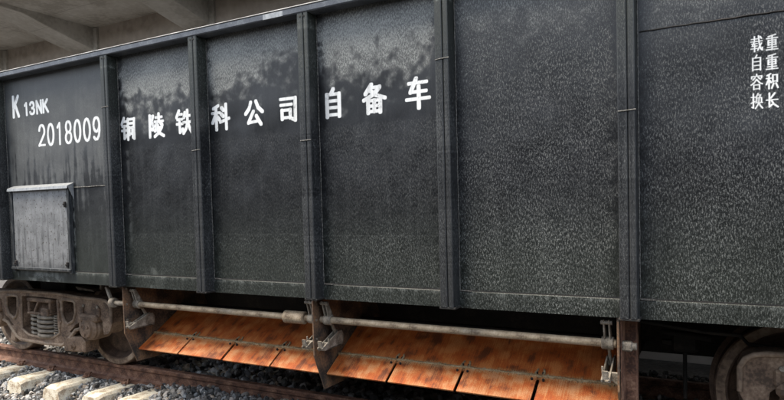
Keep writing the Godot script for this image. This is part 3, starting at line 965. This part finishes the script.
func loop(poly: Array, w: float) -> Array:
	return []

func side_frame(g: Node3D, o: Vector3, z: float, s: float) -> void:
	var X := -6.125
	var ex := Vector3(1, 0, 0)
	var ey := Vector3(0, 1, 0)
	var c := Vector3(X, 0, z)
	var b := MB.new()
	var fl := MB.new()
	# half outline with its windows cut by a seam on the centre line; mirrored for the other half
	for k in [-1.0, 1.0]:
		# top chord and end horn
		var p1 := PackedVector2Array([Vector2(0, 0.90), Vector2(0.3, 0.905), Vector2(0.66, 0.885), Vector2(1.0, 0.878), Vector2(1.06, 0.868), Vector2(1.105, 0.84), Vector2(1.13, 0.79), Vector2(1.13, 0.66), Vector2(1.09, 0.58), Vector2(1.06, 0.55), Vector2(1.0, 0.54), Vector2(0.985, 0.67), Vector2(0.95, 0.70), Vector2(0.70, 0.70), Vector2(0.665, 0.66), Vector2(0.655, 0.56), Vector2(0.58, 0.54), Vector2(0.42, 0.40), Vector2(0.36, 0.372), Vector2(0.0, 0.365), Vector2(0.0, 0.44), Vector2(0.2, 0.445), Vector2(0.32, 0.5), Vector2(0.315, 0.6), Vector2(0.30, 0.845), Vector2(0, 0.85)])
		var p := PackedVector2Array()
		for q in p1: p.append(Vector2(q.x * k, q.y))
		# cut the two windows of this half
		var w1 := PackedVector2Array()
		for q in [Vector2(0.375, 0.83), Vector2(0.41, 0.845), Vector2(0.555, 0.84), Vector2(0.585, 0.82), Vector2(0.59, 0.72), Vector2(0.55, 0.64), Vector2(0.46, 0.60), Vector2(0.41, 0.63), Vector2(0.375, 0.70)]: w1.append(Vector2(q.x * k, q.y))
		var w2 := PackedVector2Array()
		for q in [Vector2(0.475, 0.525), Vector2(0.58, 0.605), Vector2(0.635, 0.63), Vector2(0.63, 0.575), Vector2(0.57, 0.56), Vector2(0.52, 0.515)]: w2.append(Vector2(q.x * k, q.y))
		# split along a line through each window so that no piece has a hole
		for cut in [[-1.0, 0.47], [0.47, 0.56], [0.56, 3.0]]:
			var strip := PackedVector2Array([Vector2(cut[0] * k, -1), Vector2(cut[1] * k, -1), Vector2(cut[1] * k, 3), Vector2(cut[0] * k, 3)])
			for piece in Geometry2D.intersect_polygons(p, strip):
				for rest in Geometry2D.clip_polygons(piece, w1):
					for last in Geometry2D.clip_polygons(rest, w2):
						if Geometry2D.is_polygon_clockwise(last): continue
						b.prism(last, c, ex, ey, 0.15)
		# raised rim round the big window and the edges of the frame
		var rim := []
		for q in w1: rim.append(c + Vector3(q.x, q.y, s * 0.075))
		rim.append(rim[0]); rim.append(rim[1])
		fl.tube(rim, 0.016, 8)
		var ed := []
		for q in [Vector2(0.0, 0.895), Vector2(0.3, 0.898), Vector2(0.66, 0.878), Vector2(1.0, 0.871), Vector2(1.055, 0.861), Vector2(1.098, 0.834), Vector2(1.122, 0.79), Vector2(1.122, 0.66)]: ed.append(c + Vector3(q.x * k, q.y, s * 0.075))
		fl.tube(ed, 0.016, 8)
		ed = []
		for q in [Vector2(0.0, 0.375), Vector2(0.35, 0.382), Vector2(0.42, 0.412), Vector2(0.58, 0.552), Vector2(0.655, 0.57)]: ed.append(c + Vector3(q.x * k, q.y, s * 0.075))
		fl.tube(ed, 0.018, 8)
		ed = []
		for q in [Vector2(0.31, 0.84), Vector2(0.325, 0.5), Vector2(0.2, 0.44), Vector2(0.0, 0.43)]: ed.append(c + Vector3(q.x * k, q.y, s * 0.075))
		fl.tube(ed, 0.014, 8)
		# recessed pocket above the axle
		b.box(c + Vector3(0.5 * k, 0.475, s * 0.072), Vector3(0.2, 0.03, 0.03), 0.01, Basis(Vector3(0, 0, 1), 0.7 * k))
		# adapter, bearing and end cap
		var ax := MB.new()
		ax.box(c + Vector3(0.825 * k, 0.69, s * 0.03), Vector3(0.27, 0.07, 0.2), 0.02)
		ax.lathe([Vector2(0.115, -0.12), Vector2(0.12, 0.02), Vector2(0.112, 0.035), Vector2(0.112, 0.055), Vector2(0.098, 0.075), Vector2(0.085, 0.078), Vector2(0.08, 0.1), Vector2(0.035, 0.104), Vector2(0.0, 0.104)], c + Vector3(0.825 * k, 0.59, s * 0.05), Vector3(0, 0, s), 30)
		for q in 3:
			var a := TAU * q / 3.0 + 0.5
			var bp := c + Vector3(0.825 * k + cos(a) * 0.05, 0.59 + sin(a) * 0.05, s * 0.14)
			ax.cyl(bp, bp + Vector3(0, 0, s * 0.024), 0.015, 6, 0.003)
		ax.box(c + Vector3((0.825 - 0.125) * k, 0.75, s * 0.08), Vector3(0.035, 0.09, 0.03), 0.008)
		ax.box(c + Vector3((0.825 + 0.125) * k, 0.75, s * 0.08), Vector3(0.035, 0.09, 0.03), 0.008)
		put("axle_box", ax, MAT.cast, g, o)
		for q in [Vector2(0.72, 0.80), Vector2(0.93, 0.80), Vector2(0.345, 0.62), Vector2(0.345, 0.74)]:
			var rv := MB.new()
			var rp := c + Vector3(q.x * k, q.y, s * 0.075)
			rv.cyl(rp, rp + Vector3(0, 0, s * 0.014), 0.017, 8, 0.004)
			put("rivet", rv, MAT.link if q.x > 0.5 else MAT.cast, g, o)
		var wp := MB.new()
		wp.box(c + Vector3(0.33 * k, 0.68, s * 0.07), Vector3(0.03, 0.26, 0.05), 0.006)
		put("wear_plate", wp, MAT.cast, g, o)
	put("side_frame", b, MAT.cast, g, o)
	put("frame_flange", fl, MAT.worn, g, o)
	# bolster end in the middle window
	b = MB.new()
	slab(b, X - 0.2, X + 0.19, 0.665, 0.69, z - 0.06, z + s * 0.09 + 0.001, 0.006)
	for q in [[-0.2, -0.165], [0.16, 0.19]]: slab(b, X + q[0], X + q[1], 0.69, 0.80, minf(z, z + s * 0.085), maxf(z, z + s * 0.085), 0.008)
	b.box(c + Vector3(0, 0.815, s * 0.04), Vector3(0.42, 0.04, 0.1), 0.012)
	b.box(c + Vector3(-0.06, 0.745, s * 0.06), Vector3(0.025, 0.13, 0.04), 0.006, Basis(Vector3(0, 0, 1), -0.6))
	b.box(c + Vector3(0.12, 0.7, s * 0.095), Vector3(0.12, 0.08, 0.03), 0.01)
	put("bolster_end", b, MAT.cast, g, o)
	for q in [-0.13, 0.09]:
		b = MB.new()
		var pts := []
		for i in 76:
			var a := TAU * i / 17.0
			pts.append(c + Vector3(q + cos(a) * (0.07 if q < 0.0 else 0.098), 0.455 + 0.205 * i / 75.0, s * (0.0 if q < 0.0 else 0.03) + sin(a) * (0.07 if q < 0.0 else 0.098)))
		b.tube(pts, 0.0155 if q < 0.0 else 0.019, 8)
		put("coil_spring", b, MAT.link, g, o)
	for q in [[0.255, 0.03]]:
		b = MB.new()
		var pts := []
		for i in 100:
			var a := TAU * i / 12.0
			pts.append(c + Vector3(q[0] + cos(a) * q[1], 0.47 + 0.2 * i / 99.0, s * 0.05 + sin(a) * q[1]))
		b.tube(pts, 0.009, 6)
		put("coil_spring", b, MAT.link, g, o)
	# cast foot hanging below the frame, with its bolt
	b = MB.new()
	b.prism(PackedVector2Array([Vector2(0.40, 0.33), Vector2(0.72, 0.345), Vector2(0.73, 0.45), Vector2(0.68, 0.49), Vector2(0.46, 0.48), Vector2(0.40, 0.43)]), c + Vector3(0, 0, s * 0.01), ex, ey, 0.17, 0.014)
	b.box(c + Vector3(0.56, 0.395, s * 0.1), Vector3(0.06, 0.06, 0.02), 0.005, Basis(Vector3(0, 0, 1), 0.78))
	b.cyl(c + Vector3(0.56, 0.395, s * 0.1), c + Vector3(0.56, 0.395, s * 0.13), 0.016, 6)
	put("hanger_block", b, MAT.cast, g, o)
	b = MB.new()
	b.prism(PackedVector2Array([Vector2(-0.56, 0.36), Vector2(-0.46, 0.34), Vector2(-0.40, 0.5), Vector2(-0.5, 0.52)]), c + Vector3(0, 0, s * 0.02), ex, ey, 0.12, 0.012)
	put("hanger_block", b, MAT.cast, g, o)

# ------------------------------------------------------------------ track
func rail(z: float) -> MB:
	var b := MB.new()
	var prof := PackedVector2Array([Vector2(-0.075, 0.0), Vector2(0.075, 0.0), Vector2(0.075, 0.012), Vector2(0.025, 0.026), Vector2(0.0095, 0.045), Vector2(0.0095, 0.115), Vector2(0.034, 0.13), Vector2(0.036, 0.158), Vector2(0.026, 0.17), Vector2(-0.026, 0.17), Vector2(-0.036, 0.158), Vector2(-0.034, 0.13), Vector2(-0.0095, 0.115), Vector2(-0.0095, 0.045), Vector2(-0.025, 0.026), Vector2(-0.075, 0.012)])
	b.prism(prof, Vector3(-4, 0, z), Vector3(0, 0, -1), Vector3(0, 1, 0), 60.0)
	return b

func sleeper_at(x: float, k: float) -> MB:
	var b := MB.new()
	# trapezium section, top dipping slightly to the middle, bevelled ends
	var st := [[-0.3, 0.005, 0.0], [-0.36, 0.012, 1.0], [-1.3, -0.01, 1.0], [-1.8, -0.01, 1.0], [-2.74, 0.012, 1.0], [-2.8, 0.005, 0.0]]
	var ring := func(q: Array) -> Array:
		var e: float = 0.012 * (1.0 - q[2])
		return [Vector3(x - 0.135 * k, -0.2, q[0]), Vector3(x - 0.1 * k, q[1] - 0.022 - e, q[0]), Vector3(x - 0.08 * k, q[1] - e, q[0]), Vector3(x + 0.08 * k, q[1] - e, q[0]), Vector3(x + 0.1 * k, q[1] - 0.022 - e, q[0]), Vector3(x + 0.135 * k, -0.2, q[0])]
	for i in st.size() - 1:
		var A: Array = ring.call(st[i])
		var B: Array = ring.call(st[i + 1])
		for j in 5:
			b.face(A[j], A[j + 1], B[j + 1], B[j], Vector3(j - 2.0, 0.0 if j in [0, 4] else 1.0, 0))
	for e in [0, 5]:
		var A: Array = ring.call(st[e])
		var nn := Vector3(0, 0, 1 if e == 0 else -1)
		for j in range(1, 5): b.tri(A[0], A[j], A[j + 1], nn, nn, nn)
	return b

func bed(x: float, z: float) -> float:
	# height of the stones: low round the bare sleeper ends on the left, heaped against the rail to the right
	var r := sst(-5.3, -3.9, x)
	var h := lerpf(-0.12, 0.035, r)
	if z > -0.8:
		h += lerpf(0.10, 0.035, r) * sst(-0.3, -0.65, z)
		h -= 0.16 * sst(-0.3 + 0.15 * r, 0.45, z)
	else:
		h = 0.0 + 0.03 * sin(x * 3.1) * sin(z * 4.0)
		h -= 0.3 * sst(-2.9, -4.0, z)
	return h

func track() -> void:
	var names := ["rusty near rail running under the wheels, edged by grey ballast", "far rail half lost in the dark beneath the wagon"]
	for i in 2:
		var ro := put("rail", rail([-0.8, -2.3][i]), MAT.rail, self, Vector3(-4, 0, [-0.8, -2.3][i]))
		tag(ro, names[i], "rail", "rails of the track")
	var sl := [
		[-6.9, "pale sleeper end cut by the left edge of the photo"],
		[-6.33, "pale concrete sleeper below the coil springs, next to the left edge"],
		[-5.73, "pale concrete sleeper between the springs and the bolted hanger block"],
		[-5.14, "pale concrete sleeper under the right wheel of the left bogie"],
		[-4.66, "half buried pale sleeper below the left chute end plate"],
		[-4.12, "nearly buried sleeper end in stones below the first chute flap"],
	]
	var spots := []
	for q in sl:
		var s := group("sleeper", self, Vector3(q[0], -0.2, CZ))
		tag(s, q[1], "sleeper", "concrete sleepers under the rails")
		put("body", sleeper_at(q[0], rng.randf_range(1.1, 1.25)), MAT.sleeper, s, s.position)
		for z in [-0.8, -2.3]:
			for e in [-1.0, 1.0]:
				var b := MB.new()
				b.tube([Vector3(q[0] - 0.04, 0.015, z + e * 0.11), Vector3(q[0] - 0.03, 0.045, z + e * 0.1), Vector3(q[0], 0.04, z + e * 0.06), Vector3(q[0] + 0.03, 0.045, z + e * 0.1), Vector3(q[0] + 0.04, 0.015, z + e * 0.12)], 0.009, 8)
				b.box(Vector3(q[0], 0.02, z + e * 0.115), Vector3(0.06, 0.025, 0.05), 0.006)
				put("rail_clip", b, MAT.rail, s, s.position)
		s.rotation.y = rng.randf_range(-0.015, 0.015)
		spots.append(q[0])
	# ballast
	var rock := MB.new()
	var t := (1.0 + sqrt(5.0)) / 2.0
	var iv := []
	for q in [[-1, t, 0], [1, t, 0], [-1, -t, 0], [1, -t, 0], [0, -1, t], [0, 1, t], [0, -1, -t], [0, 1, -t], [t, 0, -1], [t, 0, 1], [-t, 0, -1], [-t, 0, 1]]:
		iv.append(Vector3(q[0], q[1], q[2]).normalized())
	var fc := [[0, 11, 5], [0, 5, 1], [0, 1, 7], [0, 7, 10], [0, 10, 11], [1, 5, 9], [5, 11, 4], [11, 10, 2], [10, 7, 6], [7, 1, 8], [3, 9, 4], [3, 4, 2], [3, 2, 6], [3, 6, 8], [3, 8, 9], [4, 9, 5], [2, 4, 11], [6, 2, 10], [8, 6, 7], [9, 8, 1]]
	var fn := FastNoiseLite.new()
	fn.seed = 5
	fn.frequency = 0.9
	var planes := []
	for i in 9: planes.append([Vector3(rng.randfn(), rng.randfn(), rng.randfn()).normalized(), rng.randf_range(0.42, 0.75)])
	var D := func(p: Vector3) -> Vector3:
		p = p.normalized()
		for q in planes:
			var h: float = p.dot(q[0]) - q[1]
			if h > 0.0: p -= q[0] * h
		return p * (1.0 + 0.18 * fn.get_noise_3dv(p * 1.5)) * Vector3(1.0, 0.72, 0.85)
	for q in fc:
		var a: Vector3 = iv[q[0]]; var b: Vector3 = iv[q[1]]; var c: Vector3 = iv[q[2]]
		for w in [[a, a + b, a + c], [b, b + c, a + b], [c, a + c, b + c], [a + b, b + c, a + c]]:
			var A: Vector3 = D.call(w[0]); var B: Vector3 = D.call(w[1]); var C: Vector3 = D.call(w[2])
			var nn := (B - A).cross(C - A).normalized()
			if nn.dot(A + B + C) < 0: nn = -nn
			rock.tri(A, B, C, nn, nn, nn)
	var xf := []
	var co := []
	var add := func(x: float, z: float, r: float, lift: float) -> void:
		xf.append(Transform3D(Basis.from_euler(Vector3(rng.randf() * TAU, rng.randf() * TAU, rng.randf() * TAU)).scaled(Vector3(r, r, r) * Vector3(rng.randf_range(0.75, 1.25), rng.randf_range(0.75, 1.2), rng.randf_range(0.75, 1.2))), Vector3(x, bed(x, z) + lift, z)))
		var g := pow(rng.randf(), 1.7) * 0.62 + 0.07
		var wm := rng.randf_range(-0.05, 0.1)
		if rng.randf() < 0.1: wm += 0.18
		g *= lerpf(1.25, 0.4, sst(-4.6, -2.6, x + rng.randf_range(-0.5, 0.5)))  # light falling off to the right, put into the stone colours
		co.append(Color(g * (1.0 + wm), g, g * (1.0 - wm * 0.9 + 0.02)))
	var covered := func(x: float, z: float) -> bool:
		for q in spots:
			if absf(x - q) < 0.125 and z < -0.27 + 0.02 * sin(x * 50.0): return (x < -4.5 or rng.randf() < 0.35) and (z > -0.62 or rng.randf() < 0.45)
		return absf(z + 0.8) < 0.045
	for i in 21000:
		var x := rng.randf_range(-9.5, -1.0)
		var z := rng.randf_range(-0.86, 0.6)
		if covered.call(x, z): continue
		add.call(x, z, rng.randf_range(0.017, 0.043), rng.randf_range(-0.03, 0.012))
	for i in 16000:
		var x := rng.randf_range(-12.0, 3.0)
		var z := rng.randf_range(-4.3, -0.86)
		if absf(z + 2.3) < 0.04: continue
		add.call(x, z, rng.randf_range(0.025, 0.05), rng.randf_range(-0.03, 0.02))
	for i in 3500:
		var x := rng.randf_range(-14.0, 5.0)
		var z := rng.randf_range(0.2, 0.95)
		if x > -9.5 and x < -1.0 and z < 0.55: continue
		add.call(x, z, rng.randf_range(0.02, 0.042), rng.randf_range(-0.02, 0.01))
	var mm := MultiMesh.new()
	mm.transform_format = MultiMesh.TRANSFORM_3D
	mm.use_colors = true
	mm.mesh = rock.mesh()
	mm.mesh.surface_set_material(0, MAT.stone)
	mm.instance_count = xf.size()
	for i in xf.size():
		mm.set_instance_transform(i, xf[i])
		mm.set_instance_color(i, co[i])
	var mo := MultiMeshInstance3D.new()
	mo.name = "ballast"
	mo.multimesh = mm
	tag(mo, "loose grey crushed stone ballast heaped along both sides of the rails", "gravel", "", "stuff")
	add_child(mo)
	# the packed bed under the loose stones
	var bd := MB.new()
	var nx := 80
	var nz := 40
	for i in nx:
		for j in nz:
			var X := func(q: int) -> float: return -16.0 + 24.0 * q / nx
			var Z := func(q: int) -> float: return -4.4 + 6.8 * q / nz
			var P := func(a: int, c: int) -> Vector3: return Vector3(X.call(a), bed(X.call(a), Z.call(c)) - 0.03, Z.call(c))
			bd.face(P.call(i, j), P.call(i + 1, j), P.call(i + 1, j + 1), P.call(i, j + 1), Vector3.UP)
	var bo := put("ballast_bed", bd, MAT.earth, self)
	tag(bo, "packed dark bed of fine stone under the loose ballast", "ground", "", "structure")
